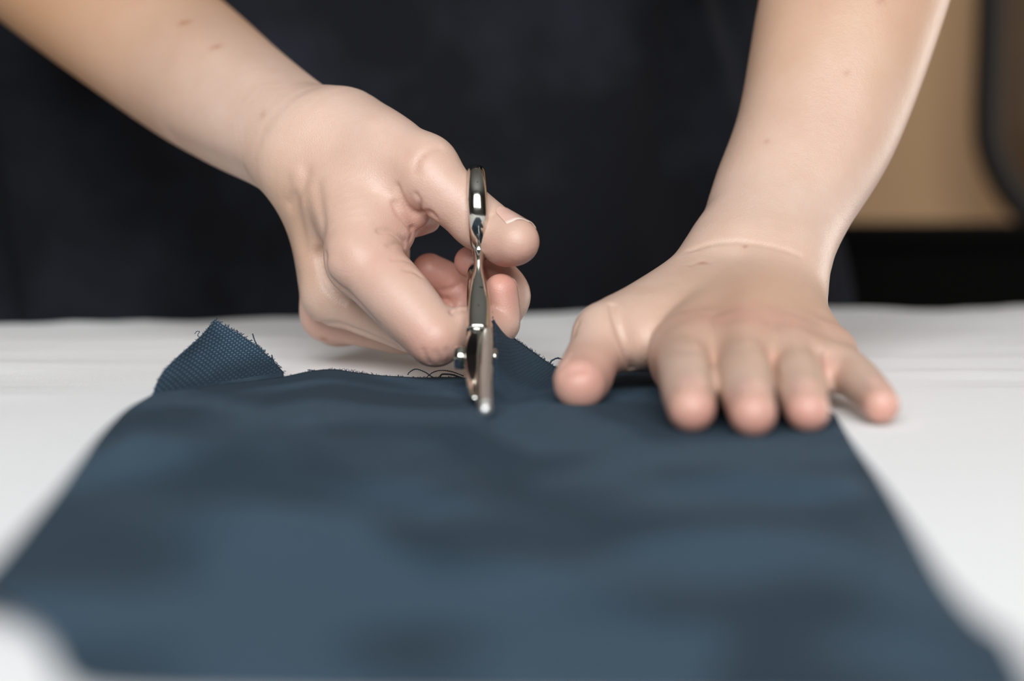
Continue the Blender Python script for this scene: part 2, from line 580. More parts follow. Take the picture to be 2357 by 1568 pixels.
def build_fabric():
    root_label = 'navy blue woven fabric piece with raised corner being cut on the white tablecloth'
    P = lambda x, y, z: np.array([x, y, z], float)
    S0 = tz(1095, 1620, 1.3)
    SM = [P(-10, 260, 2.0), P(-10, 320, 2.0), P(-10, 380, 1.5)]
    corner = tz(-260, 1380, 2)
    tip_l = at(350, 911, 484)
    left = spline([corner, tz(-90, 1365, 3), tz(100, 1172, 4), tz(185, 1065, 5), tz(232, 1003, 5), tz(292, 945, 4), tip_l], 90)
    near = spline([corner, tz(-110, 1422, 1.5), tz(20, 1450, 1.3), tz(105, 1500, 1.2), tz(145, 1565, 1.2), tz(260, 1600, 1.3), tz(700, 1615, 1.3), S0], 80)
    slitL = spline([S0] + SM + [P(-9.5, 437, 1.0), P(-13, 480, 1.2), P(-14, 515, 1.5), at(1076, 872, 540)], 90)
    backL = spline([tip_l, at(430, 898, 498), at(520, 886, 512), at(600, 877, 522), at(655, 870, 528), at(715, 858, 531), at(770, 853, 531),
                    at(820, 858, 535), at(880, 867, 538), at(960, 871, 540), at(1020, 871, 540), at(1076, 872, 540)], 80)
    cnr = tz(2420, 1630, 1.2)
    near2 = spline([S0, tz(1700, 1625, 1.4), cnr], 80)
    slitR = spline([S0] + SM + [P(-9.5, 437, 1.4), P(-7.0, 470, 4.5), P(-6.0, 500, 13), at(1139, 752, 526), at(1124, 716, 533)], 90)
    far_r = tz(1922, 955, 1.0)
    right = spline([cnr, tz(2357, 1528, 1), tz(2312, 1462, 1), tz(2264, 1436, 1), tz(2174, 1338, 1), tz(2087, 1200, 1), tz(2020, 1100, 1), tz(1960, 1018, 1), far_r], 90)
    backR = spline([at(1124, 716, 533), at(1165, 765, 538), at(1215, 803, 541), at(1290, 851, 541), tz(1370, 858, 2.0), tz(1450, 852, 1.0), tz(1600, 868, 1.0), tz(1800, 915, 1.0), far_r], 80)

    def coons(nearc, backc, leftc, rightc):
        nu, nv = len(nearc), len(leftc)
        u = np.linspace(0, 1, nu)[None, :, None]
        v = np.linspace(0, 1, nv)[:, None, None]
        Sv = (1 - v) * nearc[None] + v * backc[None]
        Su = (1 - u) * leftc[:, None] + u * rightc[:, None]
        B = (1 - u) * (1 - v) * nearc[0] + u * (1 - v) * nearc[-1] + (1 - u) * v * backc[0] + u * v * backc[-1]
        return Sv + Su - B

    G1 = coons(near, backL, left, slitL)
    G2 = coons(near2, backR, slitR, right)

    def waves(G, side):
        nv, nu, _ = G.shape
        for i in range(nv):
            for j in range(nu):
                x, y, z = G[i, j]
                # long diagonal swells, strongest in the free middle of the near part
                e = min(1, (y - 190) / 45) * min(1, max(0, (480 - y) / 90))
                eu = min(1, j / 12) if side == 0 else min(1, (nu - 1 - j) / 10)
                if side == 1:
                    hx, hy = x - 70, y - 450
                    eu *= 1 - math.exp(-(hx * hx / 50 ** 2 + hy * hy / 62 ** 2) * 1.3) * .97
                k = max(0, e) * max(0, eu)
                wob = mnoise.noise(Vector((x * .021 + 7, y * .012, 2.3)))
                win = min(1, max(0, (430 - y) / 90)) * min(1, max(0, (95 - x) / 60))
                a = 1.6 * win * math.sin((y - (286 - .55 * x) + 16 * wob) * 2 * math.pi / 66)
                b = mnoise.noise(Vector((x * .018 + 2, y * .022, .3))) * 4.5
                c = mnoise.noise(Vector((x * .05, y * .05, 5.3))) * .7
                G[i, j, 2] += k * (3.8 + a + b + c)
                e2 = max(0.0, (y - 470) / 60) if side == 0 else 0
                if e2 > 0:
                    G[i, j, 2] += min(1, e2) * .5 * mnoise.noise(Vector((x * .07, y * .02, 9)))
                G[i, j, 2] = max(G[i, j, 2], .8)
        return G

    G1 = waves(G1, 0)
    G2 = waves(G2, 1)
    # weld the shared slit line below the cut
    for i in range(90):
        if G1[i, -1, 1] < 437 and G2[i, 0, 1] < 437:
            mid = (G1[i, -1] + G2[i, 0]) / 2
            G1[i, -1] = mid
            G2[i, 0] = mid
    verts, faces, uvs = [], [], []
    rot = .32
    cr, sr = math.cos(rot), math.sin(rot)

    def add_grid(G, uvfun):
        nv, nu, _ = G.shape
        b = len(verts)
        for i in range(nv):
            for j in range(nu):
                verts.append(G[i, j] / 1000)
                uvs.append(uvfun(i, j))
        for i in range(nv - 1):
            for j in range(nu - 1):
                faces.append((b + i * nu + j, b + i * nu + j + 1, b + (i + 1) * nu + j + 1, b + (i + 1) * nu + j))

    def uvg(G):
        return lambda i, j: ((G[i, j, 0] * cr - G[i, j, 1] * sr) / 1000, (G[i, j, 0] * sr + G[i, j, 1] * cr + G[i, j, 2]) / 1000)

    add_grid(G1, uvg(G1))
    add_grid(G2, uvg(G2))
    # raised corner: continues the left back edge, dips behind the ridge, then stands up to its tip
    # ridge run from left end to the pixel ~ (655,868)
    k_end = int(np.argmin(np.linalg.norm(backL - at(655, 870, 528), axis=1)))
    base = backL[:k_end + 1]
    nb = 46
    base = np.stack([np.interp(np.linspace(0, len(base) - 1, nb), np.arange(len(base)), base[:, k]) for k in range(3)], 1)
    apex = at(493, 737, 546)
    rc = at(652, 858, 549)
    lc = at(352, 908, 499)
    nr = 44
    F = np.zeros((nr, nb, 3))
    for i in range(nr):
        t = i / (nr - 1)
        # edges of the standing triangle, with the slight bows seen along them
        L = lc * (1 - t) + apex * t
        L = L + np.array([-2.2 * math.sin(math.pi * t) - 1.4 * math.sin(2 * math.pi * t), 0, 0]) * 1.0
        R = rc * (1 - t) + apex * t
        R = R + np.array([2.0 * math.sin(math.pi * t), 0, 0.8 * math.sin(math.pi * t)])
        for j in range(nb):
            s = j / (nb - 1)
            p = L * (1 - s) + R * s
            p = p + np.array([0, 4.5 * math.sin(math.pi * s) * math.sin(math.pi * min(1, t * .9 + .1)), 0])
            F[i, j] = p
    # hidden joining strip: ridge -> dip -> foot of the triangle
    J = np.zeros((6, nb, 3))
    for i in range(6):
        t = i / 5
        q = base * (1 - t) + F[0] * t
        q[:, 2] -= math.sin(math.pi * t) * 1.5
        q[:, 2] = np.maximum(q[:, 2], .7)
        J[i] = q
    add_grid(J, uvg(J))

    def uvf(i, j):
        p = F[i, j]
        t = i / (nr - 1)
        return ((p[0] * math.cos(.08) - p[2] * math.sin(.08)) / 1000, (p[0] * math.sin(.08) + p[2] * 1.02) / 1000)

    add_grid(F, uvf)
    me = mesh_from('fabric_piece', verts, faces)
    uvl = me.uv_layers.new(name='UVMap')
    li = np.zeros(len(me.loops), dtype=np.int32)
    me.loops.foreach_get('vertex_index', li)
    uvl.data.foreach_set('uv', np.array(uvs)[li].ravel())
    bm = bmesh.new()
    bm.from_mesh(me)
    bmesh.ops.remove_doubles(bm, verts=bm.verts, dist=0.00008)
    bmesh.ops.recalc_face_normals(bm, faces=bm.faces)
    bm.to_mesh(me)
    bm.free()
    me.polygons.foreach_set('use_smooth', [True] * len(me.polygons))
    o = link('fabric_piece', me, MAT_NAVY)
    md = o.modifiers.new('thickness', 'SOLIDIFY')
    md.thickness = 2 * CT / 1000
    md.offset = 0
    tag(o, root_label, 'fabric')

    # frayed edge fibres: short stubs along the cut edges (uncountable, one part)
    fv, ff = [], []

    def stub(p, d, length, r):
        pts = []
        q = np.array(p, float)
        dd = np.array(d, float)
        for k in range(4):
            pts.append(q / 1000)
            dd = dd + rng.normal(0, .35, 3)
            dd /= np.linalg.norm(dd)
            q = q + dd * length / 3
        v, f = tube(pts, r / 1000, 4)
        b = len(fv)
        fv.extend(v)
        ff.extend(tuple(i + b for i in x) for x in f)

    def fringe(curve, out, dens, lmin, lmax, r):
        c = np.asarray(curve)
        L = np.linalg.norm(np.diff(c, axis=0), axis=1).sum()
        n = int(L * dens)
        for k in range(n):
            s = rng.uniform(0, len(c) - 1.001)
            i = int(s)
            p = c[i] * (1 - (s - i)) + c[i + 1] * (s - i)
            tn = c[i + 1] - c[i]
            tn = tn / np.linalg.norm(tn)
            d = np.array(out) + tn * rng.normal(0, .6) + rng.normal(0, .35, 3)
            d /= np.linalg.norm(d)
            stub(p + rng.normal(0, .15, 3), d, rng.uniform(lmin, lmax), r)

    fringe(backL[k_end:], (0, .5, .45), 5, .4, 1.3, .11)
    fringe(backR[:50], (.3, .5, .5), 7, .4, 1.3, .11)
    fringe(F[:, -1], (.7, .1, .5), 5, .5, 1.5, .12)
    fringe(F[:, 0], (-.7, 0, .5), 2.0, .3, .7, .09)
    fringe(slitR[62:], (-.2, .5, .8), 7, .4, 1.2, .11)
    fo = link('frayed_fibres', mesh_from('frayed_fibres', fv, ff), MAT_THREAD, o)
    fo['kind'] = 'stuff'

    def thread(pts, r, twist=.16):
        c = spline(pts, 60)
        c = c + np.stack([twist * np.sin(np.arange(60) * 1.9), twist * np.cos(np.arange(60) * 1.9), twist * np.sin(np.arange(60) * 1.9 + 1)], 1) * .6
        rr = [r / 1000 * (1 + .35 * math.sin(i * 2.1)) for i in range(60)]
        v, f = tube(c / 1000, rr, 6)
        link('loose_thread', mesh_from('loose_thread', v, f), MAT_THREAD, o)

    Y = 548
    thread([at(938, 863, Y), at(944, 856, Y), at(958, 850, Y + 2), at(978, 857, Y + 1), at(995, 868, Y - 1), at(1010, 872, Y - 3)], .22)
    thread([at(982, 869, Y), at(996, 858, Y + 2), at(1014, 853, Y + 4), at(1040, 856, Y + 3), at(1068, 866, Y)], .2)
    thread([at(1012, 872, Y - 4), at(1018, 862, Y - 2), at(1040, 863, Y), at(1066, 871, Y - 3)], .3)
    thread([at(1265, 838, Y - 2), at(1272, 829, Y - 2), at(1284, 825, Y - 2), at(1294, 827, Y - 3)], .33)
    thread([at(581, 769, 549), at(586, 783, 549), at(593, 798, 548), at(606, 808, 548)], .24)
    thread([at(625, 818, 550), at(628, 828, 550), at(634, 843, 549), at(640, 850, 549)], .24)
    thread([at(448, 769, 547), at(453, 763, 548), at(459, 764, 548), at(455, 772, 547), at(462, 780, 547)], .12)
    thread([at(708, 852, 533), at(722, 853, 533), at(738, 858, 532)], .18)


build_fabric()

# ------------------------------------------------------------------ scissors


def build_scissors():
    root = empty('scissors', tuple(at(1103, 825, 505) / 1000))
    tag(root, 'small polished metal scissors held upright by the hand cutting the fabric', 'scissors')
    org = Vector(root.location)

    def sweep(path, closed=False, seg=20, power=2.6):
        """path rows: x, y, z, half width in x, half thickness in the plane (mm)"""
        n = len(path)
        verts, faces = [], []
        for i in range(n):
            a = path[(i - 1) % n] if (closed or i > 0) else path[i]
            b = path[(i + 1) % n] if (closed or i < n - 1) else path[i]
            t = (b[:3] - a[:3])
            t = t / np.linalg.norm(t)
            sx = np.array([1.0, 0, 0])
            sx = sx - t * sx.dot(t)
            sx /= np.linalg.norm(sx)
            nn = np.cross(t, sx)
            for j in range(seg):
                an = 2 * math.pi * j / seg
                ca, sa = math.cos(an), math.sin(an)
                cx = math.copysign(abs(ca) ** (2 / power), ca)
                cz = math.copysign(abs(sa) ** (2 / power), sa)
                verts.append((path[i, :3] + sx * cx * path[i, 3] + nn * cz * path[i, 4]) / 1000)
        for i in range(n if closed else n - 1):
            k = (i + 1) % n
            for j in range(seg):
                l = (j + 1) % seg
                faces.append((i * seg + j, k * seg + j, k * seg + l, i * seg + l))
        if not closed:
            faces.append(tuple(range(seg)))
            faces.append(tuple((n - 1) * seg + j for j in range(seg - 1, -1, -1)))
        return verts, faces

    def part(name, vf, mat, parent=root):
        v = [Vector(p) - org for p in vf[0]]
        me = mesh_from(name, v, vf[1])
        bm = bmesh.new()
        bm.from_mesh(me)
        bmesh.ops.recalc_face_normals(bm, faces=bm.faces)
        bm.to_mesh(me)
        bm.free()
        me.polygons.foreach_set('use_smooth', [True] * len(me.polygons))
        o = link(name, me, mat)
        o.parent = parent
        return o

    # thumb ring (upper)
    cy, cz = 552.0, 65.0
    ring = []
    for k in range(72):
        a = 2 * math.pi * k / 72
        yy = cy - 16.2 * math.cos(a)
        zz = cz + 16.3 * math.sin(a)
        front = .5 + .5 * math.cos(a)                       # 1 at the camera side
        low = max(0, -math.sin(a)) ** 3 * (1 if math.cos(a) > 0 else .3)
        hw = 3.7 - 1.3 * low - .35 * max(0, math.sin(a)) ** 4
        xx = -13.2 + (zz - cz) * -.035 + (cy - yy) * .02
        ring.append((xx, yy, zz, hw, 2.5 + .3 * front))
    upper = part('thumb_ring', sweep(np.array(ring), True, 22, 2.2), MAT_NICKEL)
    sh = spline([(-12.7, 543.0, 51.0, 2.4, 2.4), (-12.6, 537.5, 47.2, 1.9, 2.2), (-12.5, 533.0, 43.6, 1.9, 2.4), (-12.4, 527, 38.5, 3.1, 2.7), (-12.2, 520, 32.0, 4.1, 3.2),
                 (-12.2, 513, 25.5, 4.3, 3.6), (-12.3, 509, 22.0, 4.2, 3.8)], 40)
    part('upper_shank', sweep(sh, False, 22, 2.8), MAT_NICKEL)
    # stepped hub round the pivot
    hub = spline([(-12.6, 509.5, 21.6, 3.2, 3.6), (-13.2, 506, 17.6, 3.2, 5.0), (-13.6, 501, 14.2, 3.1, 5.4), (-13.8, 495, 11.6, 2.9, 4.6)], 24)
    lb = part('lower_blade', sweep(np.vstack([hub, spline([(-13.7, 494, 11.2, 2.9, 4.5), (-13.2, 484, 7.4, 2.6, 3.6), (-12.6, 474, 5.0, 2.1, 2.6), (-12.0, 466, 3.4, 1.4, 1.2)], 24)[1:]]), False, 22, 3.2), MAT_NICKEL)
    bl = spline([(-8.6, 507, 20.0, 1.7, 4.4), (-8.7, 500, 17.6, 1.9, 4.2), (-8.8, 488, 13.8, 1.9, 3.2), (-8.6, 472, 9.9, 1.85, 2.5), (-8.3, 454, 6.6, 1.8, 1.9), (-8.1, 441, 4.9, 1.8, 1.8)], 40)
    ub = part('upper_blade', sweep(bl, False, 20, 3.0), MAT_STEEL)
    # ball at the tip
    bm = bmesh.new()
    bmesh.ops.create_uvsphere(bm, u_segments=24, v_segments=14, radius=.00225)
    c = Vector(at(1117, 943, 437) / 1000) - org
    for v in bm.verts:
        v.co = v.co + c
    me = bpy.data.meshes.new('ball_tip')
    bm.to_mesh(me)
    bm.free()
    me.polygons.foreach_set('use_smooth', [True] * len(me.polygons))
    o = link('ball_tip', me, MAT_STEEL)
    o.parent = ub
    # thin plate on the lower blade, coloured dark to stand in for a reflection
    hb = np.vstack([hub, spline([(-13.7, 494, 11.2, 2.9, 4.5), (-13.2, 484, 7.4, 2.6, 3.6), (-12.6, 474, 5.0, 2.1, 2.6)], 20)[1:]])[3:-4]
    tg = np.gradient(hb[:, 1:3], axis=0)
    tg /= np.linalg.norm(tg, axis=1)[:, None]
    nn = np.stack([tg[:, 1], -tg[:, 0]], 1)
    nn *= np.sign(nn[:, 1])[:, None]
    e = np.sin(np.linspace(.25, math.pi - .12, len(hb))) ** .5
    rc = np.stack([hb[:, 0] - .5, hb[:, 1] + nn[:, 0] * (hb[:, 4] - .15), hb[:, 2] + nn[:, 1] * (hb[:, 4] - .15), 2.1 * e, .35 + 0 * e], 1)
    part('blade_dark_reflection', sweep(rc, False, 16, 2.2), MAT_DARK_REFLECTION, lb)
    # finger ring (lower) with its shank, behind the thumb half
    cy, cz = 563.0, 27.5
    ring = []
    for k in range(64):
        a = 2 * math.pi * k / 64
        ring.append((-14.3, cy - 16.0 * math.cos(a), cz + 15.5 * math.sin(a), 3.2, 2.4))
    part('finger_ring', sweep(np.array(ring), True, 18, 2.2), MAT_NICKEL)
    ls = spline([(-14.2, 549, 17.5, 2.6, 2.4), (-13.8, 540, 9.5, 2.6, 2.4), (-12.6, 528, 6.8, 2.6, 2.6), (-10.5, 516, 11, 2.4, 3.4), (-8.8, 505, 17.0, 1.9, 4.4)], 36)
    part('lower_shank', sweep(ls, False, 18, 2.8), MAT_NICKEL)
    # pivot screw across both halves
    sc = []
    for x, r in ((-20.6, 3.4), (-20.2, 4.2), (-18.2, 4.3), (-16.2, 4.1), (-15.8, 3.0), (-7.2, 2.4), (-7.0, 3.2), (-5.6, 3.2), (-5.2, 2.6)):
        sc.append((x, r))
    verts, faces = [], []
    seg = 24
    for x, r in sc:
        for j in range(seg):
            a = 2 * math.pi * j / seg
            verts.append(Vector((x, 505 + r * math.cos(a), 13.6 + r * math.sin(a))) / 1000)
    for i in range(len(sc) - 1):
        for j in range(seg):
            l = (j + 1) % seg
            faces.append((i * seg + j, i * seg + l, (i + 1) * seg + l, (i + 1) * seg + j))
    faces.append(tuple(range(seg)))
    faces.append(tuple((len(sc) - 1) * seg + j for j in range(seg)))
    o = part('pivot_screw', (verts, faces), MAT_NICKEL)
    for p in o.data.polygons:
        p.use_smooth = len(p.vertices) == 4


build_scissors()

# ------------------------------------------------------------------ person: one continuous body from a signed distance field
FINE = 0.72


def axis(segs):
    out = [segs[0][0]]
    for a, b, s in segs:
        n = max(1, int(round((b - a) / s)))
        out += list(np.linspace(a, b, n + 1)[1:])
    return np.array(out, np.float32)


AX = axis([(-420, -300, 14), (-300, -90, 3), (-90, 132, FINE), (132, 215, 2.5), (215, 330, 14)])
AY = axis([(398, 632, FINE), (632, 800, 3), (800, 1140, 16)])
AZ = axis([(-190, 0, 18), (0, 112, FINE), (112, 235, 2.5), (235, 560, 16)])
BIG = 60.0
SHAPE = (len(AX), len(AY), len(AZ))
DP = np.full(SHAPE, BIG, np.float32)     # palms, thumbs, arms, torso
DF = np.full(SHAPE, BIG, np.float32)     # fingers


def sub(lo, hi):
    r = []
    for A, a, b in zip((AX, AY, AZ), lo, hi):
        i0 = max(0, int(np.searchsorted(A, a)) - 1)
        i1 = min(len(A), int(np.searchsorted(A, b)) + 2)
        r.append(slice(i0, i1))
    return tuple(r)


def coords(bx):
    return AX[bx[0]][:, None, None], AY[bx[1]][None, :, None], AZ[bx[2]][None, None, :]


def smin(a, b, k):
    h = np.maximum(k - np.abs(a - b), 0) / k
    return np.minimum(a, b) - h * h * k * .25


def d_cone(bx, a, b, ra, rb, flat=None):
    """tapered capsule; flat=(dir, s): cross-section scaled by s along dir"""
    X, Y, Z = coords(bx)
    px, py, pz = X - a[0], Y - a[1], Z - a[2]
    ba = b - a
    L2 = float(ba.dot(ba)) + 1e-6
    h = np.clip((px * ba[0] + py * ba[1] + pz * ba[2]) / L2, 0, 1)
    qx, qy, qz = px - ba[0] * h, py - ba[1] * h, pz - ba[2] * h
    if flat is not None:
        n, s = flat
        n = np.asarray(n, float)
        n = n / np.linalg.norm(n)
        pn = qx * n[0] + qy * n[1] + qz * n[2]
        g = pn * (1 / s - 1)
        qx, qy, qz = qx + n[0] * g, qy + n[1] * g, qz + n[2] * g
    return (np.sqrt(qx * qx + qy * qy + qz * qz) - (ra + (rb - ra) * h)).astype(np.float32)


def chain(D, pts, k=4.0, flat=None, pre=None, n=0):
    """pts rows: (xyz, r). All segments blended into one limb, then into D with k"""
    P = [np.asarray(p[0], float) for p in pts]
    R = [p[1] for p in pts]
    n = n or 10 * (len(P) - 1)
    if n:
        S = spline(np.array([[*p, r] for p, r in zip(P, R)]), n)
        P, R = list(S[:, :3]), list(S[:, 3])
    m = max(R) * max(1, flat[1] if flat else 1) + 12
    lo = np.min(P, 0) - m
    hi = np.max(P, 0) + m
    bx = sub(lo, hi)
    d = np.full(D[bx].shape, BIG, np.float32)
    for i in range(len(P) - 1):
        mm = max(R[i], R[i + 1]) * max(1, flat[1] if flat else 1) + 12
        sb = sub(np.minimum(P[i], P[i + 1]) - mm, np.maximum(P[i], P[i + 1]) + mm)
        loc = tuple(slice(a.start - b.start, a.stop - b.start) for a, b in zip(sb, bx))
        d[loc] = np.minimum(d[loc], d_cone(sb, P[i], P[i + 1], R[i], R[i + 1], flat))
    D[bx] = smin(D[bx], d, k)
    return bx


def ball(D, c, r, k=4.0, flat=None):
    c = np.asarray(c, float)
    chain(D, [(c, r), (c + np.array([0.01, 0, 0]), r)], k, flat)


def body_field():
    # ---------------- right arm (left in the picture): hand holding the scissors
    fdir = np.array([.25, -.9, .35])       # thickness direction of the forearm, roughly towards the camera
    chain(DP, [(at(726, 352, 590), 26.5), (at(655, 305, 608), 26.5), (at(540, 232, 645), 31), (at(418, 142, 690), 36), (at(190, -36, 750), 41.5), (at(40, -150, 790), 43)], 12, (fdir, .84), 6, 70)
    elbR = at(30, -160, 795)
    shR = np.array([-235.0, 960, 430])
    chain(DP, [(elbR, 42), (elbR * .5 + shR * .5, 46), (shR, 50)], 20, None, 20)
    # metacarpals and palm
    chain(DP, [(at(760, 385, 585), 19), (at(822, 500, 560), 16.5), (at(836, 598, 547), 14.0)], 12)
    chain(DP, [(at(740, 400, 592), 18), (at(752, 540, 583), 14.5), (at(768, 672, 576), 12.5)], 10)
    chain(DP, [(at(735, 405, 600), 16), (at(745, 560, 598), 13), (at(757, 722, 597), 11.0)], 10)
    chain(DP, [(at(742, 410, 610), 14), (at(760, 580, 612), 12), (at(775, 738, 613), 10)], 10)
    # palm filling on the inner side
    chain(DP, [(at(830, 440, 590), 17), (at(865, 590, 590), 14), (at(850, 690, 598), 11)], 12)
    # thumb ray
    chain(DP, [(at(800, 318, 588), 19.5), (at(885, 345, 570), 15.5), (at(978, 402, 554), 12.4), (at(1040, 455, 550), 11.2), (at(1104, 513, 549), 9.8)], 12, None, 5)
    chain(DP, [(at(1100, 511, 549), 9.8), (at(1150, 537, 543), 9.4), (at(1188, 556, 536), 8.8)], 4, None, 4)
    ball(DP, at(1165, 562, 542), 8.2, 5)
    ball(DP, at(992, 372, 556), 8.5, 9)
    # web between thumb and index
    chain(DP, [(at(885, 400, 570), 15), (at(893, 470, 566), 12), (at(890, 535, 560), 10)], 10)
    chain(DP, [(at(925, 440, 562), 7.5), (at(950, 478, 560), 5.6), (at(962, 498, 559), 4.3)], 4)
    chain(DP, [(at(905, 500, 566), 7.5), (at(950, 512, 570), 6.0), (at(985, 508, 575), 5.0)], 4)
    chain(DP, [(at(890, 520, 562), 8), (at(920, 538, 562), 4.8)], 3.5)
    # ---------------- left arm: hand pressing the fabric flat
    fdl = np.array([-.15, -.75, .62])
    chain(DP, [(at(1752, 605, 562), 27.0), (at(1772, 535, 573), 27.6), (at(1806, 450, 585), 29.5), (at(1886, 280, 605), 34), (at(1962, 0, 630), 40), (at(2030, -260, 665), 43)], 12, (fdl, .76), 6, 70)
    elbL = at(2040, -290, 675)
    shL = np.array([140.0, 955, 430])
    chain(DP, [(elbL, 42), (elbL * .5 + shL * .5, 46), (shL, 50)], 20, None, 20)
    V = lambda *a: np.array(a, float)
    chain(DP, [(V(88, 550, 32), 16), (V(73, 520, 26), 13), (V(59.5, 489, 18.5), 11.0)], 9)
    chain(DP, [(V(95, 550, 33), 16), (V(86, 515, 28), 13), (V(77.5, 483, 20), 11.0)], 9)
    chain(DP, [(V(102, 553, 32), 16), (V(99, 520, 26), 12.5), (V(95, 488, 18.5), 10.5)], 9)
    chain(DP, [(V(105, 556, 29), 15), (V(107, 525, 22), 12), (V(111, 500, 15.5), 9.8)], 9)
    chain(DP, [(V(106, 548, 16), 13), (V(106, 515, 13), 11)], 10)         # heel on the little-finger side
    chain(DP, [(V(84, 548, 17), 14), (V(66, 520, 14), 10)], 10)           # heel on the thumb side
    chain(DP, [(at(1660, 585, 566), 13), (at(1590, 655, 550), 13), (at(1500, 715, 532), 12.5), (at(1430, 752, 520), 11)], 12)
    # finger roots up to the webs
    chain(DP, [(V(60, 490, 13), 9.5), (V(57, 470, 10), 6.5)], 8)
    chain(DP, [(V(77, 485, 14), 9.5), (V(74, 464, 10.5), 6.5)], 8)
    chain(DP, [(V(95, 488, 13), 9.0), (V(92, 466, 10), 6.0)], 8)
    chain(DP, [(V(68, 490, 18), 10), (V(66.5, 474, 15.5), 8.5), (V(65, 461, 12), 6)], 7)
    chain(DP, [(V(86, 488, 18.5), 10), (V(84.3, 471, 16), 8.5), (V(82.7, 458, 12), 6)], 7)
    chain(DP, [(V(103.5, 496, 16), 9.5), (V(102.5, 480, 13.5), 8), (V(101.5, 468, 10.5), 6)], 7)
    chain(DP, [(V(63, 502, 16), 10), (V(58, 490, 11), 7), (V(56.5, 478, 9.5), 5)], 8)
    chain(DP, [(V(56, 520, 20), 11), (at(1425, 800, 508), 8)], 8)
    # thumb
    chain(DP, [(V(76, 540, 27), 15), (V(52, 522, 23.5), 12.5), (at(1392, 772, 510), 10.6)], 9, None, 6)
    chain(DP, [(at(1392, 772, 510), 10.4), (at(1362, 830, 497), 9.8), (at(1345, 868, 485), 9.8), (at(1335, 884, 477), 9.0)], 5, None, 4)
    # torso under the dress
    chain(DP, [(shR, 50), (V(-50, 985, 440), 62), (shL, 50)], 30)
    chain(DP, [(V(-50, 1000, 440), 80), (V(-55, 1055, 200), 80), (V(-55, 1075, -60), 84)], 30, (V(1, .2, 0), 1.45), 30)
    chain(DP, [(V(-48, 960, 500), 52), (V(-46, 945, 545), 50)], 25)

    # ---------------- fingers, right hand
    K = 1.2
    chain(DF, [(at(836, 600, 547), 13.4), (at(920, 688, 534), 12.7), (at(1000, 778, 525), 10.6)], K, None, 4)
    chain(DF, [(at(1003, 778, 526), 10.2), (at(1065, 757, 531), 8.6), (at(1140, 752, 539), 8.0), (at(1156, 730, 541), 7.0), (at(1153, 670, 541), 6.6)], 2.0, None, 3)
    chain(DF, [(at(768, 676, 577), 12.0), (at(890, 728, 569), 10.8), (at(1000, 768, 561), 9.4), (at(1130, 735, 564), 8.0), (at(1180, 684, 566), 7.2), (at(1150, 632, 569), 6.6), (at(1082, 603, 572), 6.4)], K, None, 3)
    chain(DF, [(at(757, 722, 597), 10.8), (at(860, 750, 592), 9.6), (at(960, 765, 588), 8.8), (at(1062, 705, 590), 7.8), (at(1035, 650, 590), 7.4), (at(988, 622, 588), 7.0)], K, None, 3)
    chain(DF, [(at(775, 738, 613), 9.6), (at(840, 748, 612), 8.8), (at(905, 755, 610), 8.2), (at(985, 720, 610), 7), (at(950, 675, 609), 6.3)], K, None, 3)
    # ---------------- fingers, left hand
    chain(DF, [(V(59.5, 489, 18.5), 10.6), (V(57, 465, 16), 9.6), (V(55.6, 447, 13.2), 9.2), (V(54, 430, 9.8), 8.2), (V(53, 416, 7.6), 7.0)], K, None, 3)
    chain(DF, [(V(77.5, 483, 20), 10.4), (V(74.5, 460, 17), 9.2), (V(72.5, 441, 13.8), 8.9), (V(71, 423, 9.8), 7.8), (V(69.8, 408.5, 7.2), 6.8)], K, None, 3)
    chain(DF, [(V(95, 488, 18.5), 9.8), (V(92, 465, 15.5), 8.6), (V(90, 446, 12.6), 8.2), (V(88.3, 428, 9.2), 7.3), (V(87.2, 415.5, 7.0), 6.4)], K, None, 3)
    chain(DF, [(V(111, 500, 15.5), 9.2), (V(112, 482, 13), 7.7), (V(113, 462, 10.8), 7.2), (V(113.3, 446, 8.2), 6.6), (V(113, 432, 6.6), 5.7)], K, None, 3)

    # blend fingers to palms: wide near the knuckles, tight elsewhere
    roots = [at(836, 600, 547), at(768, 674, 577), at(757, 722, 597), at(775, 738, 613), V(59, 480, 17), V(76, 474, 18.5), V(94, 478, 17), V(111.5, 490, 15), V(65.5, 468, 15), V(83.3, 466, 15), V(102, 476, 14)]
    lo, hi = (-95, 398, -8), (135, 640, 112)
    bx = sub(lo, hi)
    X, Y, Z = coords(bx)
    k = np.full(DP[bx].shape, 1.0, np.float32)
    for c in roots:
        r2 = (X - c[0]) ** 2 + (Y - c[1]) ** 2 + (Z - c[2]) ** 2
        k = np.maximum(k, 1.0 + 8.0 * np.exp(-r2 / (17.0 ** 2)))
    D = DP
    D[bx] = smin(DP[bx], DF[bx], k.astype(np.float32))
    return D


D = body_field()
del DF


def d_poly(bx, pts):
    X, Y, Z = coords(bx)
    out = None
    for a, b in zip(pts[:-1], pts[1:]):
        ba = b - a
        L2 = float(ba.dot(ba)) + 1e-6
        h = np.clip(((X - a[0]) * ba[0] + (Y - a[1]) * ba[1] + (Z - a[2]) * ba[2]) / L2, 0, 1)
        d = (X - a[0] - ba[0] * h) ** 2 + (Y - a[1] - ba[1] * h) ** 2 + (Z - a[2] - ba[2] * h) ** 2
        out = d if out is None else np.minimum(out, d)
    return out


def press(pts, width, depth):
    """groove (depth > 0) or ridge (depth < 0) along a 3-D polyline lying on the skin"""
    pts = [np.asarray(p, float) for p in pts]
    m = width * 3
    bx = sub(np.min(pts, 0) - m, np.max(pts, 0) + m)
    D[bx] += (depth * np.exp(-d_poly(bx, pts) / (width * width))).astype(np.float32)


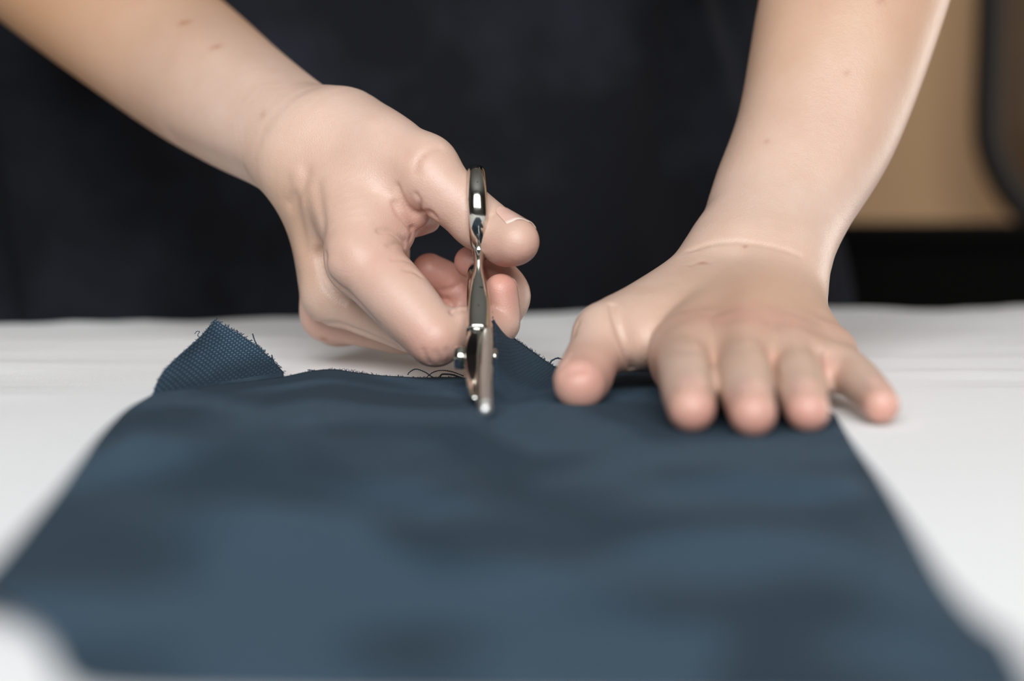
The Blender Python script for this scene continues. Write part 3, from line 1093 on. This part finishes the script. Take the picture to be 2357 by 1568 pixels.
def sample(P):
    """field value at points (n,3) by trilinear interpolation"""
    idx, fr = [], []
    for A, c in zip((AX, AY, AZ), P.T):
        f = np.interp(c, A, np.arange(len(A)))
        i = np.clip(f.astype(int), 0, len(A) - 2)
        idx.append(i)
        fr.append(f - i)
    (i, j, k), (u, v, w) = idx, fr
    o = 0
    for a in (0, 1):
        for b in (0, 1):
            for c in (0, 1):
                o = o + D[i + a, j + b, k + c] * (u if a else 1 - u) * (v if b else 1 - v) * (w if c else 1 - w)
    return o


def skin_at(px, py, y0=405, y1=760):
    """first point of the skin along the line of sight through a pixel"""
    a, b = at(px, py, y0), at(px, py, y1)
    t = np.linspace(0, 1, 900)[:, None]
    pts = a * (1 - t) + b * t
    v = sample(pts)
    i = np.argmax(v < 0)
    if v[i] >= 0:
        return None
    return pts[i]


def crease(pix, width=.8, depth=.8, y0=405):
    if depth > 0:
        depth *= 1.25
        width = max(width, .95)
    q = [skin_at(x, y, y0) for x, y in pix]
    q = [p for p in q if p is not None]
    if len(q) >= 2:
        press(spline(q, max(6, len(q) * 4)) if len(q) > 2 else q, width, depth)


# creases, tendons and knuckles of the hand holding the scissors
YR = 480
crease([(872, 532), (897, 533), (915, 545), (932, 558)], 1.0, 1.5, YR)
crease([(893, 566), (915, 561), (932, 568)], .8, .7, YR)
crease([(905, 598), (925, 597), (948, 606)], .8, .45, YR)
crease([(932, 622), (950, 624), (968, 636)], .8, .6, YR)
crease([(975, 490), (990, 489), (1002, 500)], 1.0, 1.4, YR)
crease([(915, 428), (925, 455), (940, 478), (958, 489), (972, 487)], .9, 1.0, YR)
crease([(958, 448), (968, 466), (976, 485)], .9, .9, YR)
crease([(908, 470), (918, 492), (935, 512), (946, 528)], 1.2, .8, YR)
crease([(946, 525), (950, 540), (944, 552)], 1.0, .8, YR)
crease([(1040, 706), (1039, 722), (1052, 716), (1068, 712)], 1.1, 1.1, YR)
crease([(1030, 690), (1042, 702), (1048, 714)], 1.0, .6, YR)
crease([(975, 806), (980, 822), (988, 836)], .7, .45, YR)
crease([(1004, 812), (1012, 826), (1014, 836)], .7, .4, YR)
crease([(1028, 806), (1034, 820), (1032, 832)], .7, .4, YR)
crease([(752, 590), (756, 628), (778, 655), (812, 684), (842, 716), (872, 748)], 1.6, .9, YR)
crease([(738, 580), (741, 610), (748, 640), (768, 672), (800, 694)], 2.0, .8, YR)
crease([(712, 736), (760, 745), (820, 760), (880, 785), (915, 800)], 1.5, .9, YR)
crease([(765, 570), (790, 560), (810, 585), (790, 620), (765, 610)], 6, -.9, YR)
crease([(668, 470), (690, 440), (705, 400)], 3.0, .8, YR)
crease([(684, 400), (690, 430), (700, 470), (712, 520), (722, 560)], 3.2, -.8, YR)
crease([(730, 430), (738, 480), (742, 540), (744, 590)], 3.0, .7, YR)
crease([(960, 398), (962, 372), (985, 348), (1010, 340)], 1.6, .45, YR)
crease([(880, 300), (900, 330), (930, 345)], 4, .5, YR)
crease([(1020, 668), (1040, 665), (1058, 655)], 1.0, .7, YR)
crease([(1128, 500), (1140, 492), (1150, 484)], .8, .3, YR)
# hand pressing the fabric
crease([(1408, 703), (1412, 725), (1422, 758), (1434, 790), (1446, 822), (1452, 850)], 1.2, 1.4)
crease([(1585, 578), (1640, 562), (1700, 560), (1780, 570), (1840, 590)], 1.3, .45)
crease([(1590, 610), (1612, 603), (1630, 605)], 1.2, .22)
crease([(1640, 826), (1640, 852), (1644, 880)], 1.6, .9)
crease([(1778, 822), (1780, 850), (1786, 878)], 1.6, .9)
crease([(1898, 815), (1905, 850), (1912, 880)], 1.6, .7)
crease([(1520, 815), (1560, 806), (1600, 806), (1632, 822)], 3.2, .35)
crease([(1660, 815), (1700, 803), (1740, 803), (1772, 815)], 3.2, .35)
crease([(1790, 818), (1830, 803), (1870, 805), (1892, 815)], 3.2, .35)
for c0 in ((1600, 755), (1720, 750), (1825, 765), (1905, 800)):
    crease([(c0[0] - 12, c0[1]), c0, (c0[0] + 12, c0[1])], 7.5, -1.0)
crease([(1660, 800), (1658, 760), (1662, 740)], 7, .5)
crease([(1778, 800), (1775, 765), (1772, 745)], 7, .5)
crease([(1880, 800), (1868, 770), (1864, 755)], 7, .5)
crease([(1330, 745), (1322, 765), (1318, 780)], 1.2, .5)
crease([(1340, 850), (1310, 858), (1300, 862)], 1.6, .5)


crease([(1800, 60), (1770, 200), (1735, 330)], 12, -1.2)
crease([(1960, 80), (1920, 240), (1860, 380)], 10, .9)
crease([(1660, 470), (1690, 500), (1700, 520)], 9, -1.3)
crease([(1860, 520), (1870, 560)], 8, -.8)
crease([(250, 235), (400, 318), (560, 395)], 6, .8)
crease([(400, 60), (560, 160), (700, 250)], 12, -1.2)


def surface_nets():
    s = D < 0
    nx, ny, nz = D.shape
    c = np.zeros((nx - 1, ny - 1, nz - 1), np.uint8)
    for a in (0, 1):
        for b in (0, 1):
            for d in (0, 1):
                c += s[a:nx - 1 + a, b:ny - 1 + b, d:nz - 1 + d]
    act = (c > 0) & (c < 8)
    ci, cj, ck = np.nonzero(act)
    n = len(ci)
    idm = np.full(act.shape, -1, np.int32)
    idm[ci, cj, ck] = np.arange(n)
    acc = np.zeros((n, 3))
    cnt = np.zeros(n)
    corners = [(a, b, d) for a in (0, 1) for b in (0, 1) for d in (0, 1)]
    for p in corners:
        for ax in range(3):
            if p[ax] == 1:
                continue
            q = list(p)
            q[ax] = 1
            va = D[ci + p[0], cj + p[1], ck + p[2]]
            vb = D[ci + q[0], cj + q[1], ck + q[2]]
            m = (va < 0) != (vb < 0)
            t = np.where(m, va / np.where(m, va - vb, 1), 0)
            for a3, A, base in ((0, AX, ci), (1, AY, cj), (2, AZ, ck)):
                lo = A[base + p[a3]]
                hi = A[base + q[a3]]
                acc[:, a3] += np.where(m, lo + (hi - lo) * t, 0)
            cnt += m
    V = acc / cnt[:, None]
    quads = []
    for ax in range(3):
        if ax == 0:
            e = s[:-1, 1:-1, 1:-1] != s[1:, 1:-1, 1:-1]
            i, j, k = np.nonzero(e)
            flip = s[:-1, 1:-1, 1:-1][i, j, k]
            q = [idm[i, j, k], idm[i, j + 1, k], idm[i, j + 1, k + 1], idm[i, j, k + 1]]
        elif ax == 1:
            e = s[1:-1, :-1, 1:-1] != s[1:-1, 1:, 1:-1]
            i, j, k = np.nonzero(e)
            flip = ~s[1:-1, :-1, 1:-1][i, j, k]
            q = [idm[i, j, k], idm[i + 1, j, k], idm[i + 1, j, k + 1], idm[i, j, k + 1]]
        else:
            e = s[1:-1, 1:-1, :-1] != s[1:-1, 1:-1, 1:]
            i, j, k = np.nonzero(e)
            flip = s[1:-1, 1:-1, :-1][i, j, k]
            q = [idm[i, j, k], idm[i + 1, j, k], idm[i + 1, j + 1, k], idm[i, j + 1, k]]
        q = np.stack(q, 1)
        q[~flip] = q[~flip][:, ::-1]
        quads.append(q)
    Q = np.vstack(quads)
    Q = Q[(Q >= 0).all(1)]
    # light relaxation
    E = np.vstack([Q[:, [0, 1]], Q[:, [1, 2]], Q[:, [2, 3]], Q[:, [3, 0]]])
    for lam in (.45,):
        w = np.bincount(E[:, 0], minlength=n) + np.bincount(E[:, 1], minlength=n)
        S = np.stack([np.bincount(E[:, 0], weights=V[E[:, 1], k], minlength=n) + np.bincount(E[:, 1], weights=V[E[:, 0], k], minlength=n) for k in range(3)], 1)
        V = V * (1 - lam) + lam * S / np.maximum(w, 1)[:, None]
    return V, Q


BV, BQ = surface_nets()
person = empty('person', (-.05, 1.0, FZ))
tag(person, 'person in a dark linen dress leaning over the table cutting fabric', 'person')
POFF = np.array([-.05, 1.0, FZ])


def fast_mesh(name, V, Q):
    me = bpy.data.meshes.new(name)
    me.vertices.add(len(V))
    me.vertices.foreach_set('co', np.asarray(V, np.float32).ravel())
    me.loops.add(Q.size)
    me.loops.foreach_set('vertex_index', Q.astype(np.int32).ravel())
    me.polygons.add(len(Q))
    me.polygons.foreach_set('loop_start', np.arange(0, Q.size, 4, dtype=np.int32))
    me.polygons.foreach_set('use_smooth', np.ones(len(Q), bool))
    me.update(calc_edges=True)
    me.validate()
    return me


body_me = fast_mesh('body', BV / 1000 - POFF, BQ)
body = link('body', body_me, MAT_SKIN, person)


def vattr(name, val):
    a = body_me.attributes.new(name, 'FLOAT', 'POINT')
    a.data.foreach_set('value', np.clip(val, 0, 1).astype(np.float32))


def spot(c, r, amt):
    if c is None:
        return 0
    d2 = ((BV - np.asarray(c)) ** 2).sum(1)
    return amt * np.exp(-d2 / (r * r))


blush = np.zeros(len(BV))
W = lambda *a: np.array(a, float)
for c, r, amt in [(at(1215, 560, 540), 13, .45), (at(1150, 590, 540), 10, .3), (at(1000, 815, 515), 14, .38), (at(960, 780, 520), 14, .25), (at(800, 590, 535), 20, .22),
                  (at(1165, 670, 534), 14, .75), (at(985, 615, 580), 16, .95), (at(1040, 650, 583), 14, .8), (at(1082, 600, 566), 12, .9), (at(1140, 620, 563), 12, .8),
                  (at(745, 770, 590), 14, .22), (at(820, 790, 590), 16, .2), (at(715, 740, 590), 12, .15), (at(930, 530, 558), 12, .45), (at(975, 505, 565), 10, .5),
                  (at(905, 640, 533), 14, .25), (at(960, 385, 548), 8, .25), (at(1020, 480, 543), 14, .2), (at(880, 400, 560), 30, .12),
                  (W(53, 412, 5), 10, .8), (W(70, 404, 5), 10, .8), (W(87, 411, 5), 10, .8), (W(113, 428, 5), 9, .75), (at(1335, 880, 470), 13, .75), (at(1380, 860, 490), 12, .5),
                  (W(60, 484, 28), 11, .22), (W(78, 478, 30), 11, .22), (W(95, 483, 28), 11, .22), (W(112, 494, 24), 10, .25), (at(1720, 750, 480), 22, .18),
                  (at(1480, 880, 470), 12, .3), (at(1645, 850, 455), 5, .4), (at(1780, 845, 455), 5, .4), (at(1895, 850, 465), 6, .4)]:
    blush += spot(c, r, amt)
vattr('blush', np.minimum(blush, .85))
mole = np.zeros(len(BV))
for px, py, r, amt in ((425, 52, 2.6, .7), (497, 108, 2.6, .5), (605, 265, 2.0, .3), (1715, 568, 0.9, .6), (1618, 606, 1.6, .5), (745, 781, 2.0, .6), (1948, 168, 1.5, .35), (1765, 325, 1.3, .3), (2030, 2, 1.6, .5)):
    mole += spot(skin_at(px, py), r, amt)
for px, py in ((955, 398), (956, 390), (960, 380), (966, 370), (976, 360)):
    mole += spot(skin_at(px, py, YR), 1.1, .22)
vattr('mole', mole)
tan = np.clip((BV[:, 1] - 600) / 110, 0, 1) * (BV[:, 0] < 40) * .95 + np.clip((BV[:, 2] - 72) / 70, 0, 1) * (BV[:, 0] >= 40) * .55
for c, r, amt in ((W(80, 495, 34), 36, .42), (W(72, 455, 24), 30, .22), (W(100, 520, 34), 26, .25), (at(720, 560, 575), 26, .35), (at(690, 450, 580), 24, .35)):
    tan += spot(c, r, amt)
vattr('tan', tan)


# finger nails, laid on the skin
def nail(c, nrm, fwd, length, width, lift=.12, free=0, flush=False):
    c = np.asarray(c, float)
    nrm = np.asarray(nrm, float)
    nrm /= np.linalg.norm(nrm)
    fwd = np.asarray(fwd, float)
    fwd = fwd - nrm * fwd.dot(nrm)
    fwd /= np.linalg.norm(fwd)
    side = np.cross(nrm, fwd)
    nu, nv = 13, 15
    verts, fe = [], []
    for i in range(nv):
        t = i / (nv - 1)
        l = -length / 2 + length * t
        wmul = min(1, math.sqrt(max(0.0, 1 - (1 - min(1, t / .28)) ** 2)) * .45 + .55) * (1 - .16 * max(0, (t - .75) / .25) ** 2)
        for j in range(nu):
            a = (j / (nu - 1) - .5) * 2
            bow = (a * a) * length * (.10 if t > .5 else 0) * (t - .5) * 2
            p0 = c + fwd * (l - bow) + side * a * width / 2 * wmul
            ts = np.linspace(9, -9, 120)
            ray = p0[None] + nrm[None] * ts[:, None]
            v = sample(ray)
            k = np.argmax(v < 0)
            q = ray[k] if v[k] < 0 else p0 - nrm * 2
            verts.append(q)
            fe.append(.6 if (t > .9 and free) else 0.0)
    G = np.array(verts).reshape(nv, nu, 3)
    # the tip third runs straight on instead of following the round finger end
    k0 = int(nv * .62)
    for i in range(k0, nv if not flush else k0):
        G[i] = G[k0] + (G[k0] - G[k0 - 3]) * (i - k0) / 3
    for _ in range(3):
        G[1:-1, :] = (G[1:-1, :] + .5 * (G[:-2, :] + G[2:, :])) / 2
    G += nrm * lift
    verts = list(G.reshape(-1, 3) / 1000 - POFF)
    faces = [(i * nu + j, i * nu + j + 1, (i + 1) * nu + j + 1, (i + 1) * nu + j) for i in range(nv - 1) for j in range(nu - 1)]
    me = mesh_from('finger_nail', verts, faces)
    a = me.attributes.new('free_edge', 'FLOAT', 'POINT')
    a.data.foreach_set('value', fe)
    o = link('finger_nail', me, MAT_NAIL, body)
    md = o.modifiers.new('thickness', 'SOLIDIFY')
    md.thickness = .00035
    md.offset = -1
    sb = o.modifiers.new('smooth', 'SUBSURF')
    sb.levels = sb.render_levels = 1


nail(at(1184, 533, 539), (.02, -.06, 1), (.50, -.86, -.10), 12.5, 13, .1, 1)
nail(at(1176, 662, 545), (.85, .55, .05), (0, -.05, 1), 8.5, 8, -.1, 0, True)
nail(at(1322, 866, 482), (-.8, -.1, .6), at(1335, 884, 477) - at(1362, 830, 497), 11, 11, .0, 0, True)
nail((53.6, 420, 12), (-.05, -.15, 1), (-.05, -1, -.3), 9, 9.5, 0, 0, True)
nail((70.4, 413, 12), (0, -.15, 1), (-.05, -1, -.3), 9, 9.2, 0, 0, True)
nail((87.8, 420, 12), (.05, -.15, 1), (-.05, -1, -.3), 8.5, 8.6, 0, 0, True)
nail((113, 437, 10), (.15, -.12, 1), (0, -1, -.3), 7.5, 7.2, 0, 0, True)


# ---------------- dress
def build_dress():
    rows = []
    #        z      cx     cy    a     b    fold
    keys = [(-.66, -.05, 1.09, .36, .15, 1.0), (-.35, -.05, 1.09, .35, .145, 1.0), (-.10, -.065, 1.085, .345, .14, .9), (.0, -.070, 1.075, .343, .135, .8), (.10, -.090, 1.065, .333, .130, .7),
            (.20, -.105, 1.055, .310, .128, .6), (.30, -.075, 1.04, .235, .125, .45), (.40, -.055, 1.01, .215, .12, .3), (.47, -.05, .985, .19, .105, .15), (.505, -.048, .965, .12, .085, 0), (.515, -.048, .962, .085, .07, 0)]
    K = np.array(keys)
    zs = np.concatenate([np.linspace(-.66, -.1, 24), np.linspace(-.1, .25, 60)[1:], np.linspace(.25, .515, 26)[1:]])
    nphi = 300
    rot = TABLE_ROT * .8
    verts = []
    for z in zs:
        cx, cy, a, b, f = [np.interp(z, K[:, 0], K[:, i]) for i in range(1, 6)]
        for j in range(nphi):
            ph = 2 * math.pi * j / nphi
            n = mnoise.noise(Vector((math.cos(ph) * 5.0, math.sin(ph) * 5.0, z * 1.1 + 3)))
            n2 = mnoise.noise(Vector((math.cos(ph) * 14, math.sin(ph) * 14, z * 3.0)))
            n3 = mnoise.noise(Vector((math.cos(ph) * 9 + z * 6, math.sin(ph) * 9, z * 9.0)))
            k = 1 + f * (.095 * n + .034 * n2 + .024 * n3)
            e = 2.3
            ca, sa = math.cos(ph), math.sin(ph)
            x = math.copysign(abs(ca) ** (2 / e), ca) * a * k
            y = math.copysign(abs(sa) ** (2 / e), sa) * b * k
            X = cx + x * math.cos(rot) - y * math.sin(rot)
            Y = cy + x * math.sin(rot) + y * math.cos(rot)
            verts.append(np.array([X, Y, z]) - POFF)
    faces = [(i * nphi + j, i * nphi + (j + 1) % nphi, (i + 1) * nphi + (j + 1) % nphi, (i + 1) * nphi + j) for i in range(len(zs) - 1) for j in range(nphi)]
    d = link('dress', mesh_from('dress', verts, faces), MAT_DRESS, person)
    md = d.modifiers.new('thickness', 'SOLIDIFY')
    md.thickness = .0015
    # short sleeves above the elbows
    for a, b in ((np.array([-.235, .96, .43]), at(30, -160, 795) / 1000), (np.array([.14, .955, .43]), at(2040, -290, 675) / 1000)):
        path = [a + (b - a) * t for t in np.linspace(0, .62, 12)]
        v, f = tube([p - POFF for p in path], [.068 + .012 * t for t in np.linspace(0, 1, 12)], 28, caps=False)
        s = link('sleeve', mesh_from('sleeve', v, f), MAT_DRESS, d)


build_dress()

# ------------------------------------------------------------------ background furniture
def build_cabinet():
    x0, x1, y0, y1 = .30, 1.75, 1.52, 1.95
    h = .052 - FZ
    c = empty('low_cabinet', ((x0 + x1) / 2, (y0 + y1) / 2, FZ))
    tag(c, 'black low cabinet out of focus behind the table on the right', 'cabinet')
    w, d = (x1 - x0) / 2, (y1 - y0) / 2
    box('body', (-w, w, -d, d, .06, h - .025), MAT_BLACK, c, .004)
    box('top', (-w - .012, w + .012, -d - .012, d + .012, h - .025, h), MAT_BLACK, c, .006)
    for k in range(3):
        a = -w + .02 + k * (2 * w - .04) / 3
        dr = box('door', (a + .006, a + (2 * w - .04) / 3 - .006, -d - .018, -d, .09, h - .045), MAT_BLACK, c, .003)
        box('handle', (a + .05, a + .062, -d - .034, -d - .018, h - .22, h - .12), MAT_CHAIRFRAME, dr, .003)
    for sx in (-1, 1):
        for sy in (-1, 1):
            box('foot', (sx * (w - .05) - .02, sx * (w - .05) + .02, sy * (d - .05) - .02, sy * (d - .05) + .02, 0, .06), MAT_BLACK, c)


build_cabinet()


def build_chair():
    # bent-wood chair with a brown back panel, behind the cabinet at the right edge
    c = empty('bentwood_chair', (1.04, 2.42, FZ))
    tag(c, 'dark bentwood chair with brown back at the right edge of the background', 'chair')
    B = -FZ
    R = .24
    left = [(-R, 0, B + .50), (-R, 0, B + .36), (-R, 0, B + .22), (-R + .01, -.002, B + .155), (-R + .05, -.006, B + .085), (-R + .11, -.01, B + .035), (-R + .18, -.012, B + .012), (0, -.014, B + .005)]
    right = [(-x, y, z) for x, y, z in left[::-1]][1:]
    top = [(R - .03, 0, B + .58), (0, 0, B + .62), (-R + .03, 0, B + .58)]
    loop = spline(left + right + top, 120)
    v, f = tube([Vector(p) for p in loop], .024, 12, closed=True)
    link('back_frame', mesh_from('back_frame', v, f), MAT_CHAIRFRAME, c)
    # back panel filling the loop
    ctr = Vector((0, .004, B + .30))
    vs = [ctr] + [ctr + (Vector(p) - ctr) * .97 for p in loop]
    fs = [(0, 1 + i, 1 + (i + 1) % len(loop)) for i in range(len(loop))]
    p = link('back_panel', mesh_from('back_panel', vs, fs), MAT_LEATHER, c)
    md = p.modifiers.new('thickness', 'SOLIDIFY')
    md.thickness = .02
    md.offset = 0
    box('seat', (-.24, .24, -.42, .02, .42, .47), MAT_LEATHER, c, .02)
    for sx in (-1, 1):
        for y in (-.38, -.02):
            v, f = tube([(sx * .21, y, .42), (sx * .235, y + (.03 if y > -.1 else -.02), 0)], [.02, .014], 10)
            link('leg', mesh_from('leg', v, f), MAT_CHAIRFRAME, c)
        v, f = tube([(sx * .19, 0, .45), (sx * .17, 0, B + .03)], .018, 10)
        link('back_post', mesh_from('back_post', v, f), MAT_CHAIRFRAME, c)


build_chair()
